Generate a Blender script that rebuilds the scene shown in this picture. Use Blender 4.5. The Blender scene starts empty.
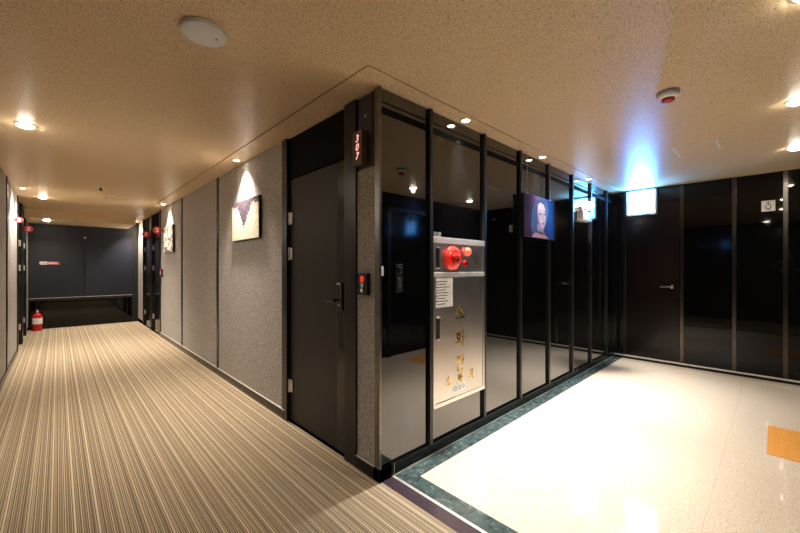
import bpy, bmesh, math, random
from mathutils import Vector, Matrix
random.seed(7)
S = bpy.context.scene
COL = S.collection
PI = math.pi

# ------------------------------------------------------------------ materials
MATS = {}
def nodes_of(name):
    m = bpy.data.materials.new(name); m.use_nodes = True
    nt = m.node_tree
    return m, nt, nt.nodes['Principled BSDF']
def N(nt, kind, **kw):
    n = nt.nodes.new(kind)
    for k, v in kw.items(): setattr(n, k, v)
    return n
def plain(name, col, rough=.5, metal=0., spec=.5, bump=0., bscale=200, var=0., emit=None, estr=0., ior=None):
    m, nt, b = nodes_of(name)
    b.inputs['Base Color'].default_value = (*col, 1)
    b.inputs['Roughness'].default_value = rough
    b.inputs['Metallic'].default_value = metal
    b.inputs['Specular IOR Level'].default_value = spec
    if ior: b.inputs['IOR'].default_value = ior
    if bump or var:
        tc = N(nt, 'ShaderNodeTexCoord')
        nz = N(nt, 'ShaderNodeTexNoise'); nz.inputs['Scale'].default_value = bscale; nz.inputs['Detail'].default_value = 3
        nt.links.new(tc.outputs['Object'], nz.inputs['Vector'])
        if var:
            r = N(nt, 'ShaderNodeValToRGB')
            r.color_ramp.elements[0].position = .3; r.color_ramp.elements[1].position = .7
            r.color_ramp.elements[0].color = (*[c * (1 - var) for c in col], 1)
            r.color_ramp.elements[1].color = (*[min(1, c * (1 + var)) for c in col], 1)
            nt.links.new(nz.outputs['Fac'], r.inputs['Fac']); nt.links.new(r.outputs['Color'], b.inputs['Base Color'])
        if bump:
            bp = N(nt, 'ShaderNodeBump'); bp.inputs['Strength'].default_value = bump; bp.inputs['Distance'].default_value = .003
            nt.links.new(nz.outputs['Fac'], bp.inputs['Height']); nt.links.new(bp.outputs['Normal'], b.inputs['Normal'])
    if emit:
        b.inputs['Emission Color'].default_value = (*emit, 1); b.inputs['Emission Strength'].default_value = estr
    return m

def ramp(nt, stops, interp='LINEAR'):
    r = N(nt, 'ShaderNodeValToRGB'); cr = r.color_ramp; cr.interpolation = interp
    while len(cr.elements) < len(stops): cr.elements.new(.5)
    for e, (p, c) in zip(cr.elements, stops): e.position = p; e.color = (*c, 1)
    return r

def carpet_mat():
    m, nt, b = nodes_of('striped_carpet')
    tc = N(nt, 'ShaderNodeTexCoord'); sx = N(nt, 'ShaderNodeSeparateXYZ')
    nt.links.new(tc.outputs['Object'], sx.inputs[0])
    def stripes(freq, off):
        mu = N(nt, 'ShaderNodeMath', operation='MULTIPLY_ADD'); mu.inputs[1].default_value = freq; mu.inputs[2].default_value = off
        nt.links.new(sx.outputs['X'], mu.inputs[0])
        fl = N(nt, 'ShaderNodeMath', operation='FLOOR'); nt.links.new(mu.outputs[0], fl.inputs[0])
        wn = N(nt, 'ShaderNodeTexWhiteNoise', noise_dimensions='1D'); nt.links.new(fl.outputs[0], wn.inputs['W'])
        return wn.outputs['Value']
    pr = N(nt, 'ShaderNodeMath', operation='MULTIPLY_ADD'); pr.inputs[1].default_value = 1 / .088; pr.inputs[2].default_value = 20.3
    nt.links.new(sx.outputs['X'], pr.inputs[0])
    fr = N(nt, 'ShaderNodeMath', operation='FRACT'); nt.links.new(pr.outputs[0], fr.inputs[0])
    cream, tan, mid, dark, grey = (.76, .64, .46), (.53, .43, .30), (.35, .275, .19), (.12, .088, .062), (.27, .225, .18)
    seq = [(cream, 6), (dark, 3), (tan, 5), (grey, 3), (tan, 4), (dark, 3), (mid, 4), (cream, 3), (dark, 3), (tan, 4), (mid, 4), (grey, 4), (tan, 4), (dark, 3), (cream, 4), (mid, 4), (dark, 2), (tan, 5), (dark, 3), (mid, 4), (grey, 4), (cream, 3), (dark, 3), (tan, 4)]
    tot = sum(w for _, w in seq); stops = []; acc = 0
    for c_, w_ in seq: stops.append((acc / tot, c_)); acc += w_
    r1 = ramp(nt, stops, 'CONSTANT'); nt.links.new(fr.outputs[0], r1.inputs['Fac'])
    c = stripes(90, 11.7)
    r2 = ramp(nt, [(0, (.88, .86, .84)), (.35, (.98, .97, .96)), (.7, (1.08, 1.08, 1.07))], 'CONSTANT')
    nt.links.new(c, r2.inputs['Fac'])
    mx = N(nt, 'ShaderNodeMix', data_type='RGBA', blend_type='MULTIPLY'); mx.inputs['Factor'].default_value = 1
    nt.links.new(r1.outputs['Color'], mx.inputs['A']); nt.links.new(r2.outputs['Color'], mx.inputs['B'])
    nz = N(nt, 'ShaderNodeTexNoise'); nz.inputs['Scale'].default_value = 260; nz.inputs['Detail'].default_value = 2
    nt.links.new(tc.outputs['Object'], nz.inputs['Vector'])
    r3 = ramp(nt, [(.3, (.72, .72, .72)), (.7, (1.12, 1.12, 1.12))]); nt.links.new(nz.outputs['Fac'], r3.inputs['Fac'])
    m2 = N(nt, 'ShaderNodeMix', data_type='RGBA', blend_type='MULTIPLY'); m2.inputs['Factor'].default_value = 1
    nt.links.new(mx.outputs['Result'], m2.inputs['A']); nt.links.new(r3.outputs['Color'], m2.inputs['B'])
    nt.links.new(m2.outputs['Result'], b.inputs['Base Color'])
    b.inputs['Roughness'].default_value = .95; b.inputs['Specular IOR Level'].default_value = .1
    bp = N(nt, 'ShaderNodeBump'); bp.inputs['Strength'].default_value = .5; bp.inputs['Distance'].default_value = .004
    nt.links.new(nz.outputs['Fac'], bp.inputs['Height']); nt.links.new(bp.outputs['Normal'], b.inputs['Normal'])
    return m

def speckle_mat(name, stops, scale, spot_col, spot_scale, spot_size, rough, spec=.5, bump=0., light_col=None):
    """mottled ground with scattered flecks"""
    m, nt, b = nodes_of(name)
    tc = N(nt, 'ShaderNodeTexCoord')
    nz = N(nt, 'ShaderNodeTexNoise'); nz.inputs['Scale'].default_value = scale; nz.inputs['Detail'].default_value = 5; nz.inputs['Roughness'].default_value = .75
    nt.links.new(tc.outputs['Object'], nz.inputs['Vector'])
    r = ramp(nt, stops); nt.links.new(nz.outputs['Fac'], r.inputs['Fac'])
    out = r.outputs['Color']
    for k, (sc, scale2, size) in enumerate([(spot_col, spot_scale, spot_size)] + ([(light_col, spot_scale * .8, spot_size)] if light_col else [])):
        vo = N(nt, 'ShaderNodeTexVoronoi'); vo.inputs['Scale'].default_value = scale2
        mp = N(nt, 'ShaderNodeMapping'); mp.inputs['Location'].default_value = (3.1 * k, 1.7 * k, .4)
        nt.links.new(tc.outputs['Object'], mp.inputs['Vector']); nt.links.new(mp.outputs['Vector'], vo.inputs['Vector'])
        lt = N(nt, 'ShaderNodeMath', operation='LESS_THAN'); lt.inputs[1].default_value = size
        nt.links.new(vo.outputs['Distance'], lt.inputs[0])
        sp = N(nt, 'ShaderNodeSeparateColor'); nt.links.new(vo.outputs['Color'], sp.inputs[0])
        g = N(nt, 'ShaderNodeMath', operation='GREATER_THAN'); g.inputs[1].default_value = .45
        nt.links.new(sp.outputs[0], g.inputs[0])
        mm = N(nt, 'ShaderNodeMath', operation='MULTIPLY'); nt.links.new(lt.outputs[0], mm.inputs[0]); nt.links.new(g.outputs[0], mm.inputs[1])
        mx = N(nt, 'ShaderNodeMix', data_type='RGBA'); mx.inputs['B'].default_value = (*sc, 1)
        nt.links.new(mm.outputs[0], mx.inputs['Factor']); nt.links.new(out, mx.inputs['A'])
        out = mx.outputs['Result']
    b.inputs['Roughness'].default_value = rough; b.inputs['Specular IOR Level'].default_value = spec
    if bump:
        bp = N(nt, 'ShaderNodeBump'); bp.inputs['Strength'].default_value = bump; bp.inputs['Distance'].default_value = .003
        nt.links.new(nz.outputs['Fac'], bp.inputs['Height']); nt.links.new(bp.outputs['Normal'], b.inputs['Normal'])
    return m, nt, b, tc, out

def ceiling_mat():
    m, nt, b, tc, out = speckle_mat('cork_ceiling_paper', [(.36, (.58, .40, .22)), (.5, (.86, .65, .40)), (.64, (.97, .82, .58))], 130,
                                    (.22, .13, .065), 100, .25, .37, .38, .22, (.96, .86, .66))
    nt.links.new(out, b.inputs['Base Color']); return m
def terrazzo_mat():
    m, nt, b, tc, out = speckle_mat('beige_terrazzo', [(.36, (.62, .48, .35)), (.5, (.80, .68, .54)), (.64, (.90, .82, .70))], 140,
                                    (.42, .32, .24), 110, .24, .06, .5, 0., (.92, .87, .80))
    # tile joints
    sx = N(nt, 'ShaderNodeSeparateXYZ'); nt.links.new(tc.outputs['Object'], sx.inputs[0])
    def joint(o, start, step):
        a = N(nt, 'ShaderNodeMath', operation='SUBTRACT'); a.inputs[1].default_value = start; nt.links.new(o, a.inputs[0])
        p = N(nt, 'ShaderNodeMath', operation='PINGPONG'); p.inputs[1].default_value = step / 2; nt.links.new(a.outputs[0], p.inputs[0])
        l = N(nt, 'ShaderNodeMath', operation='LESS_THAN'); l.inputs[1].default_value = .0016; nt.links.new(p.outputs[0], l.inputs[0])
        return l.outputs[0]
    ad = N(nt, 'ShaderNodeMath', operation='MAXIMUM')
    nt.links.new(joint(sx.outputs['X'], 1.635, .615), ad.inputs[0]); nt.links.new(joint(sx.outputs['Y'], .25, .64), ad.inputs[1])
    mf = N(nt, 'ShaderNodeMath', operation='MULTIPLY'); mf.inputs[1].default_value = .35; nt.links.new(ad.outputs[0], mf.inputs[0])
    mx = N(nt, 'ShaderNodeMix', data_type='RGBA'); mx.inputs['B'].default_value = (.33, .26, .18, 1)
    nt.links.new(mf.outputs[0], mx.inputs['Factor']); nt.links.new(out, mx.inputs['A'])
    nt.links.new(mx.outputs['Result'], b.inputs['Base Color']); return m
def marble_mat(name, dark, mid, vein):
    m, nt, b = nodes_of(name)
    tc = N(nt, 'ShaderNodeTexCoord')
    nz = N(nt, 'ShaderNodeTexNoise'); nz.inputs['Scale'].default_value = 22; nz.inputs['Detail'].default_value = 9; nz.inputs['Distortion'].default_value = .6
    nt.links.new(tc.outputs['Object'], nz.inputs['Vector'])
    r = ramp(nt, [(.30, dark), (.52, mid), (.60, mid), (.635, vein), (.67, mid), (.8, dark)])
    nt.links.new(nz.outputs['Fac'], r.inputs['Fac']); nt.links.new(r.outputs['Color'], b.inputs['Base Color'])
    b.inputs['Roughness'].default_value = .14
    return m
def wallpaper_mat(name, stops, scale):
    m, nt, b, tc, out = speckle_mat(name, stops, scale, (.09, .082, .078), 110, .26, .7, .35, .7, (.72, .69, .66))
    nt.links.new(out, b.inputs['Base Color']); return m
def print_mat():
    """cream print with a plum-grey jagged top and wedge"""
    m, nt, b = nodes_of('cream_and_plum_print')
    tc = N(nt, 'ShaderNodeTexCoord'); sx = N(nt, 'ShaderNodeSeparateXYZ'); nt.links.new(tc.outputs['Generated'], sx.inputs[0])
    u = sx.outputs['Y']; v = sx.outputs['Z']
    a = N(nt, 'ShaderNodeMath', operation='SUBTRACT'); a.inputs[1].default_value = .52; nt.links.new(u, a.inputs[0])
    ab = N(nt, 'ShaderNodeMath', operation='ABSOLUTE'); nt.links.new(a.outputs[0], ab.inputs[0])
    sm = N(nt, 'ShaderNodeMath', operation='MULTIPLY_ADD'); sm.inputs[1].default_value = 2.1; sm.inputs[2].default_value = .30; nt.links.new(ab.outputs[0], sm.inputs[0])
    mn = N(nt, 'ShaderNodeMath', operation='MINIMUM'); mn.inputs[1].default_value = .86; nt.links.new(sm.outputs[0], mn.inputs[0])
    nz = N(nt, 'ShaderNodeTexNoise'); nz.inputs['Scale'].default_value = 14; nz.inputs['Detail'].default_value = 5; nt.links.new(tc.outputs['Generated'], nz.inputs['Vector'])
    j = N(nt, 'ShaderNodeMath', operation='MULTIPLY_ADD'); j.inputs[1].default_value = .5; nt.links.new(nz.outputs['Fac'], j.inputs[0]); nt.links.new(mn.outputs[0], j.inputs[2])
    j2 = N(nt, 'ShaderNodeMath', operation='SUBTRACT'); j2.inputs[1].default_value = .25; nt.links.new(j.outputs[0], j2.inputs[0])
    g = N(nt, 'ShaderNodeMath', operation='GREATER_THAN'); nt.links.new(v, g.inputs[0]); nt.links.new(j2.outputs[0], g.inputs[1])
    rc = ramp(nt, [(.35, (.80, .72, .50)), (.55, (.90, .86, .74)), (.62, (.55, .48, .34)), (.68, (.88, .82, .66))]); nt.links.new(nz.outputs['Fac'], rc.inputs['Fac'])
    rp = ramp(nt, [(.3, (.045, .03, .045)), (.7, (.13, .10, .15))]); nt.links.new(nz.outputs['Fac'], rp.inputs['Fac'])
    mx = N(nt, 'ShaderNodeMix', data_type='RGBA'); nt.links.new(g.outputs[0], mx.inputs['Factor'])
    nt.links.new(rc.outputs['Color'], mx.inputs['A']); nt.links.new(rp.outputs['Color'], mx.inputs['B'])
    nt.links.new(mx.outputs['Result'], b.inputs['Base Color']); b.inputs['Roughness'].default_value = .6
    return m
def monochrome_print_mat():
    m, nt, b = nodes_of('black_and_cream_print')
    tc = N(nt, 'ShaderNodeTexCoord')
    nz = N(nt, 'ShaderNodeTexNoise'); nz.inputs['Scale'].default_value = 4.5; nz.inputs['Detail'].default_value = 4; nz.inputs['Distortion'].default_value = 1.2
    nt.links.new(tc.outputs['Generated'], nz.inputs['Vector'])
    r = ramp(nt, [(.44, (.05, .04, .04)), (.5, (.30, .25, .22)), (.56, (.80, .74, .66))]); nt.links.new(nz.outputs['Fac'], r.inputs['Fac'])
    nt.links.new(r.outputs['Color'], b.inputs['Base Color']); b.inputs['Roughness'].default_value = .6
    return m
def portrait_ground_mat():
    m, nt, b = nodes_of('violet_to_blue_print')
    tc = N(nt, 'ShaderNodeTexCoord'); sx = N(nt, 'ShaderNodeSeparateXYZ'); nt.links.new(tc.outputs['Generated'], sx.inputs[0])
    r = ramp(nt, [(0, (.055, .03, .085)), (.35, (.075, .04, .14)), (.62, (.03, .04, .20)), (.86, (.012, .12, .60)), (1, (.02, .06, .30))]); nt.links.new(sx.outputs['X'], r.inputs['Fac'])
    r2 = ramp(nt, [(0, (.55, .35, .38)), (.3, (.8, .7, .8)), (.7, (1, 1, 1)), (1, (1.6, 1.25, 1.3))]); nt.links.new(sx.outputs['Z'], r2.inputs['Fac'])
    mx = N(nt, 'ShaderNodeMix', data_type='RGBA', blend_type='MULTIPLY'); mx.inputs['Factor'].default_value = 1
    nt.links.new(r.outputs['Color'], mx.inputs['A']); nt.links.new(r2.outputs['Color'], mx.inputs['B'])
    nt.links.new(mx.outputs['Result'], b.inputs['Base Color']); b.inputs['Roughness'].default_value = .75; b.inputs['Specular IOR Level'].default_value = .15
    return m
def steel_mat(name, col, rough, axis='Z'):
    m, nt, b = nodes_of(name)
    b.inputs['Base Color'].default_value = (*col, 1); b.inputs['Metallic'].default_value = 1
    tc = N(nt, 'ShaderNodeTexCoord'); mp = N(nt, 'ShaderNodeMapping')
    mp.inputs['Scale'].default_value = (3, 3, 400) if axis == 'X' else (500, 500, 3)
    nt.links.new(tc.outputs['Object'], mp.inputs['Vector'])
    nz = N(nt, 'ShaderNodeTexNoise'); nz.inputs['Scale'].default_value = 1; nt.links.new(mp.outputs['Vector'], nz.inputs['Vector'])
    mr = N(nt, 'ShaderNodeMapRange'); mr.inputs['To Min'].default_value = rough * .8; mr.inputs['To Max'].default_value = rough * 1.25
    nt.links.new(nz.outputs['Fac'], mr.inputs['Value']); nt.links.new(mr.outputs['Result'], b.inputs['Roughness'])
    return m

M = dict(
    carpet=carpet_mat(), ceiling=ceiling_mat(), terrazzo=terrazzo_mat(),
    marble=marble_mat('green_marble', (.028, .045, .046), (.075, .11, .11), (.20, .26, .25)),
    purple=plain('plum_stone_strip', (.055, .038, .052), .22, var=.25, bscale=60),
    paper=wallpaper_mat('grey_grained_wallpaper', [(.36, (.22, .21, .205)), (.5, (.43, .415, .405)), (.64, (.66, .64, .625))], 105),
    glass=plain('black_glass', (.002, .002, .0022), .02, spec=.5, ior=2.05),
    glassd=plain('black_glass_clear', (.002, .002, .0022), .012, spec=.5),
    glassc=plain('black_glass_soft', (.002, .002, .0022), .03, spec=.30),
    gloss=plain('black_gloss_lacquer', (.006, .006, .007), .10, spec=.32, var=.1, bscale=40),
    satin=plain('black_satin_metal', (.018, .018, .019), .30, .3, var=.15, bscale=30),
    post=plain('gunmetal_post', (.20, .19, .18), .24, .85, var=.12, bscale=25),
    postc=plain('dark_bronze_post', (.10, .09, .08), .22, 1., var=.1, bscale=25),
    leaf=plain('charcoal_door_skin', (.026, .025, .027), .5, spec=.35, bump=.15, bscale=300, var=.08),
    leafb=plain('black_gloss_door_strip', (.010, .010, .010), .16, var=.1, bscale=40),
    brownleaf=plain('dark_brown_door_skin', (.0075, .0048, .0045), .2, spec=.3, var=.12, bscale=30),
    steelgrey=plain('slate_metal_panel', (.07, .075, .085), .35, .5, var=.1, bscale=20),
    base=plain('black_baseboard', (.005, .005, .005), .2, spec=.35, var=.15, bscale=30),
    trimline=plain('bright_steel_edge', (.82, .80, .78), .42, .7, var=.08, bscale=50),
    steel=steel_mat('brushed_stainless_steel', (.62, .58, .54), .30),
    chrome=plain('chrome', (.8, .8, .82), .12, 1., var=.03, bscale=20),
    endpanel=plain('navy_black_panel', (.010, .012, .020), .42, spec=.4, var=.12, bscale=14),
    backing=plain('black_backing', (.006, .006, .006), .8, spec=.1, var=.2, bscale=10),
    white=plain('white_plastic', (.90, .91, .92), .4, var=.03, bscale=40),
    coolwhite=plain('cool_white_plastic', (.90, .94, 1.0), .45, var=.02, bscale=40),
    greyp=plain('grey_plastic', (.35, .36, .40), .45, var=.06, bscale=40),
    redp=plain('red_plastic', (.45, .012, .010), .3, var=.1, bscale=40),
    redpaint=plain('red_paint', (.55, .012, .012), .25, var=.1, bscale=30),
    redsmall=plain('red_small_lens', (.6, .02, .02), .3, emit=(1, .05, .05), estr=.22, var=.1, bscale=30),
    hydsteel=plain('pale_satin_steel', (.80, .77, .74), .42, .75, var=.06, bscale=40),
    redlamp=plain('red_glowing_lens', (.75, .03, .02), .2, emit=(1, .03, .015), estr=.12, var=.1, bscale=30),
    redlamp2=plain('red_bright_lens', (.7, .1, .07), .2, emit=(1, .12, .07), estr=.45, var=.1, bscale=30),
    redsign=plain('red_lit_number_plate', (.35, .012, .016), .4, emit=(1, .04, .05), estr=.05, var=.1, bscale=30),
    pinkdigit=plain('pink_lit_digit', (.8, .4, .35), .4, emit=(1, .42, .36), estr=.55, var=.02, bscale=30),
    brownplate=plain('brown_number_plate', (.15, .09, .06), .45, var=.2, bscale=50),
    blackp=plain('black_plastic', (.012, .012, .013), .3, var=.1, bscale=40),
    gold=plain('gold_lettering', (.80, .56, .16), .25, 1., var=.05, bscale=40),
    ink=plain('printed_ink', (.05, .05, .055), .7, var=.1, bscale=40),
    papersheet=plain('white_paper', (.78, .78, .78), .8, var=.03, bscale=40),
    lens=plain('lit_lamp_lens', (1, .95, .85), .3, emit=(1, .90, .74), estr=45, var=.01, bscale=20),
    spotlens=plain('lit_spot_lens', (1, .95, .85), .3, emit=(1, .88, .68), estr=16, var=.01, bscale=20),
    exitface=plain('lit_cyan_sign_face', (.1, .5, .6), .4, emit=(.035, .30, 1.0), estr=30, var=.02, bscale=20),
    exitman=plain('lit_white_sign_figure', (.8, .9, 1), .4, emit=(.40, .85, 1.0), estr=22, var=.02, bscale=20),
    screen=plain('lit_cyan_screen', (.05, .3, .4), .3, emit=(.03, .55, .85), estr=6, var=.2, bscale=60),
    emlens=plain('lit_emergency_lens', (.9, .88, .85), .3, emit=(1, .97, .92), estr=.25, var=.02, bscale=20),
    tactile=plain('yellow_tactile_rubber', (.80, .36, .06), .5, var=.06, bscale=60),
    print1=print_mat(), print2=monochrome_print_mat(), portrait=portrait_ground_mat(),
    pface=plain('printed_pale_skin', (.72, .50, .47), .4, var=.12, bscale=30),
    pshade=plain('printed_rose_skin', (.46, .26, .28), .4, var=.12, bscale=30),
    phair=plain('printed_dark_violet_hair', (.028, .018, .055), .4, var=.3, bscale=30),
    plip=plain('printed_lip_red', (.40, .10, .12), .4, var=.1, bscale=30),
    skin=plain('skin', (.55, .34, .26), .55, var=.06, bscale=40),
    hair=plain('black_hair', (.012, .010, .010), .5, bump=.4, bscale=120, var=.3),
    jacket=plain('black_jacket_cloth', (.022, .022, .026), .85, bump=.3, bscale=180, var=.15),
    jeans=plain('dark_denim', (.035, .045, .075), .85, bump=.3, bscale=220, var=.25),
    wire=plain('steel_wire', (.55, .52, .48), .35, 1., var=.05, bscale=40),
)

# ------------------------------------------------------------------ mesh helpers
class MB:
    def __init__(s): s.bm = bmesh.new()
    def box(s, x0, x1, y0, y1, z0, z1, bev=0.):
        t = bmesh.new()
        bmesh.ops.create_cube(t, size=1)
        bmesh.ops.scale(t, vec=(abs(x1 - x0), abs(y1 - y0), abs(z1 - z0)), verts=t.verts)
        bmesh.ops.translate(t, vec=((x0 + x1) / 2, (y0 + y1) / 2, (z0 + z1) / 2), verts=t.verts)
        if bev: bmesh.ops.bevel(t, geom=t.edges[:], offset=bev, segments=2, profile=.7, affect='EDGES')
        s._merge(t); return s
    def _merge(s, t):
        me = bpy.data.meshes.new('tmp'); t.to_mesh(me); t.free(); s.bm.from_mesh(me); bpy.data.meshes.remove(me)
    def lathe(s, c, axis, prof, seg=32, squash=1.):
        """prof: list of (radius, height along axis)"""
        t = bmesh.new(); ax = Vector(axis).normalized()
        q = Vector((0, 0, 1)).rotation_difference(ax); c = Vector(c)
        rings = []
        for r, h in prof:
            if r < 1e-6: rings.append([t.verts.new(c + q @ Vector((0, 0, h)))])
            else: rings.append([t.verts.new(c + q @ Vector((r * math.cos(2 * PI * k / seg), squash * r * math.sin(2 * PI * k / seg), h))) for k in range(seg)])
        for a, b in zip(rings, rings[1:]):
            for k in range(seg):
                v = [a[k % len(a)], a[(k + 1) % len(a)], b[(k + 1) % len(b)], b[k % len(b)]]
                v2 = []
                for w in v:
                    if w not in v2: v2.append(w)
                if len(v2) > 2: t.faces.new(v2)
        for rg in (rings[0], rings[-1]):
            if len(rg) > 1: t.faces.new(rg)
        bmesh.ops.recalc_face_normals(t, faces=t.faces[:])
        s._merge(t); return s
    def tube(s, pts, r, seg=10):
        t = bmesh.new(); pts = [Vector(p) for p in pts]; rings = []
        for i, p in enumerate(pts):
            d = (pts[min(i + 1, len(pts) - 1)] - pts[max(i - 1, 0)]).normalized()
            q = Vector((0, 0, 1)).rotation_difference(d); rr = r[i] if isinstance(r, (list, tuple)) else r
            rings.append([t.verts.new(p + q @ Vector((rr * math.cos(2 * PI * k / seg), rr * math.sin(2 * PI * k / seg), 0))) for k in range(seg)])
        for a, b in zip(rings, rings[1:]):
            for k in range(seg): t.faces.new([a[k], a[(k + 1) % seg], b[(k + 1) % seg], b[k]])
        t.faces.new(rings[0]); t.faces.new(rings[-1])
        bmesh.ops.recalc_face_normals(t, faces=t.faces[:])
        s._merge(t); return s
    def prism(s, poly, o, eu, ev, depth):
        """poly of (u, v) placed at o along eu, ev, thickened along eu x ev"""
        t = bmesh.new(); o, eu, ev = Vector(o), Vector(eu), Vector(ev); n = eu.cross(ev).normalized()
        a = [t.verts.new(o + eu * u + ev * v) for u, v in poly]
        b = [t.verts.new(o + eu * u + ev * v + n * depth) for u, v in poly]
        t.faces.new(a); t.faces.new(b)
        for k in range(len(poly)): t.faces.new([a[k], a[(k + 1) % len(a)], b[(k + 1) % len(a)], b[k]])
        bmesh.ops.recalc_face_normals(t, faces=t.faces[:])
        s._merge(t); return s
    def strokes(s, lines, o, eu, ev, w, depth):
        """flat raised pen strokes"""
        for ln in lines:
            for (u0, v0), (u1, v1) in zip(ln, ln[1:]):
                d = Vector((u1 - u0, v1 - v0)); L = d.length or 1e-6; d /= L; p = Vector((-d.y, d.x)) * w / 2; e = d * w / 2
                a = Vector((u0, v0)) - e; b = Vector((u1, v1)) + e
                s.prism([tuple(a - p), tuple(b - p), tuple(b + p), tuple(a + p)], o, eu, ev, depth)
        return s
    def build(s, name, mat, parent=None, smooth=False):
        me = bpy.data.meshes.new(name)
        if parent is not None:
            loc = world_loc(parent); bmesh.ops.translate(s.bm, vec=-loc, verts=s.bm.verts)
        s.bm.to_mesh(me); s.bm.free()
        if smooth:
            for p in me.polygons: p.use_smooth = True
            try: me.set_sharp_from_angle(angle=math.radians(35))
            except Exception: pass
        me.materials.append(mat)
        o = bpy.data.objects.new(name, me); COL.objects.link(o)
        if parent is not None: o.parent = parent
        return o
def world_loc(o):
    v = Vector(o.location)
    while o.parent is not None: o = o.parent; v += o.location
    return v
def thing(name, label, cat, loc=(0, 0, 0), group=None, kind=None):
    o = bpy.data.objects.new(name, None); COL.objects.link(o); o.location = loc; o.empty_display_size = .1
    return tag(o, label, cat, group, kind)
def tag(o, label, cat, group=None, kind=None):
    o['label'] = label; o['category'] = cat
    if group: o['group'] = group
    if kind: o['kind'] = kind
    return o
def B(*a, bev=0.): return MB().box(*a, bev=bev)
def duplicate(src, loc, label, group):
    c = src.copy(); COL.objects.link(c); c.location = loc; c['label'] = label; c['group'] = group
    for ch in list(src.children):
        d = ch.copy(); COL.objects.link(d); d.parent = c
        for g in list(ch.children):
            e = g.copy(); COL.objects.link(e); e.parent = d
    return c
def text_mesh(txt, size, depth, shear=0.):
    cu = bpy.data.curves.new('lettering', 'FONT'); cu.body = txt; cu.size = size; cu.extrude = depth; cu.shear = shear
    cu.align_x = 'CENTER'; cu.align_y = 'CENTER'; cu.resolution_u = 4
    o = bpy.data.objects.new('lettering', cu); COL.objects.link(o)
    dg = bpy.context.evaluated_depsgraph_get(); dg.update()
    me = bpy.data.meshes.new_from_object(o.evaluated_get(dg))
    bpy.data.objects.remove(o); bpy.data.curves.remove(cu)
    return me

# ------------------------------------------------------------------ key planes
XL, XA, YB, XC, YE, YD, HC = -.45, 1.414, 1.655, 5.93, 10.75, -.56, 2.40
YS = -3.6                                                         # corridor end behind the photographer

# ------------------------------------------------------------------ floors
fl = B(XL - .1, 1.42, YS - .1, YE + .1, -.08, 0).build('floor', M['carpet'])
tag(fl, 'striped beige and brown carpet along the corridor', 'carpet floor', kind='structure')
fl2 = B(1.635, XC + .1, YD - .1, 1.53, -.08, 0).build('floor_lobby', M['terrazzo'])
tag(fl2, 'polished beige speckled stone floor of the lobby', 'stone floor', kind='structure')
t = tag(B(1.42, 1.503, YD - .1, YB - .012, -.08, .002).build('trim_1', M['purple']), 'dark plum stone threshold strip beside the carpet edge', 'threshold', kind='structure')
t = tag(B(1.503, 1.521, YD - .1, YB - .012, -.08, .004).build('trim_2', M['trimline']), 'thin bright metal line between plum strip and green marble', 'trim', kind='structure')
mb = MB()
mb.prism([(1.52, YD - .1), (1.635, YD - .1), (1.635, 1.53), (1.52, 1.645)], (0, 0, -.08), (1, 0, 0), (0, 1, 0), .081)
tag(mb.build('trim_3', M['marble']), 'green marble border running from glass corner towards the viewer', 'marble border', kind='structure')
mb = MB()
x = 1.636
segs = [(1.522, 2.25), (2.25, 3.0), (3.0, 3.75), (3.75, 4.5), (4.5, 5.25), (5.25, XC)]
for i, (a, b) in enumerate(segs):
    g = .0012
    if i == 0: mb.prism([(1.522, 1.645), (1.637, 1.53), (b - g, 1.53), (b - g, 1.645)], (0, 0, -.08), (1, 0, 0), (0, 1, 0), .081)
    else: mb.box(a + g, b - g, 1.53, 1.645, -.08, .001)
tag(mb.build('trim_4', M['marble']), 'green marble border at the foot of the black glass wall', 'marble border', kind='structure')

# ------------------------------------------------------------------ ceiling
ce = MB().box(XL - .1, 1.211, YS - .1, YE + .1, HC, HC + .03).box(1.211, XC + .1, YS - .1, 1.519, HC, HC + .03).build('ceiling', M['ceiling'])
tag(ce, 'tan speckled cork-like papered ceiling over corridor and lobby', 'ceiling', kind='structure')
MB().box(1.225, 1.6, 1.533, YE + .1, HC + .004, HC + .03).box(1.6, XC + .1, 1.533, YB + .2, HC + .004, HC + .03).build('ceiling_border', M['ceiling'], ce)
B(XL - .1, XC + .1, YS - .1, YE + .1, HC + .031, HC + .1).build('ceiling_backing', M['backing'], ce)
so = B(XL, 1.215, 9.5, YE, 2.24, HC, bev=.002).build('trim_5', M['ceiling'])
tag(so, 'lowered tan ceiling box at the far end of the corridor', 'soffit', kind='structure')

# ------------------------------------------------------------------ corridor right wall
wr = B(1.50, 1.62, YB + .09, YE + .1, 0, HC).build('wall_right', M['backing'])
tag(wr, 'grey grained corridor wall with black posts and pictures', 'wall', kind='structure')
def wpanel(y0, y1, z0=.08, z1=HC): return B(XA, 1.50, y0, y1, z0, z1, bev=.002).build('wallpaper_panel', M['paper'], wr)
def wpost(y0, y1, m='satin', proud=.010): return B(XA - proud, 1.50, y0, y1, .08, HC, bev=.002).build('post', M[m], wr)
wpanel(1.692, 1.885, .08, 1.93)
o = B(XA + .004, 1.50, 1.692, 1.885, 1.93, HC, bev=.002).build('slate_panel', M['steelgrey'], wr); o['label'] = 'smooth slate-blue metal panel above the grey strip'
MB().lathe((XA + .004, 1.80, 2.27), (-1, 0, 0), [(.010, 0), (.010, .003), (0, .004)], 16).build('screw_cap', M['chrome'], wr)
wpost(2.90, 2.955)
wpanel(2.955, 4.675); wpost(4.675, 4.73)
wpanel(4.73, 6.42); wpost(6.42, 6.475)
wpanel(6.475, 8.05)
wpanel(10.02, YE - .02)
bb = B(XA - .014, 1.50, 2.90, 8.05, 0, .08, bev=.002).build('baseboard_right', M['base'])
tag(bb, 'black baseboard under the grey corridor wall', 'baseboard', kind='structure')
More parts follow.
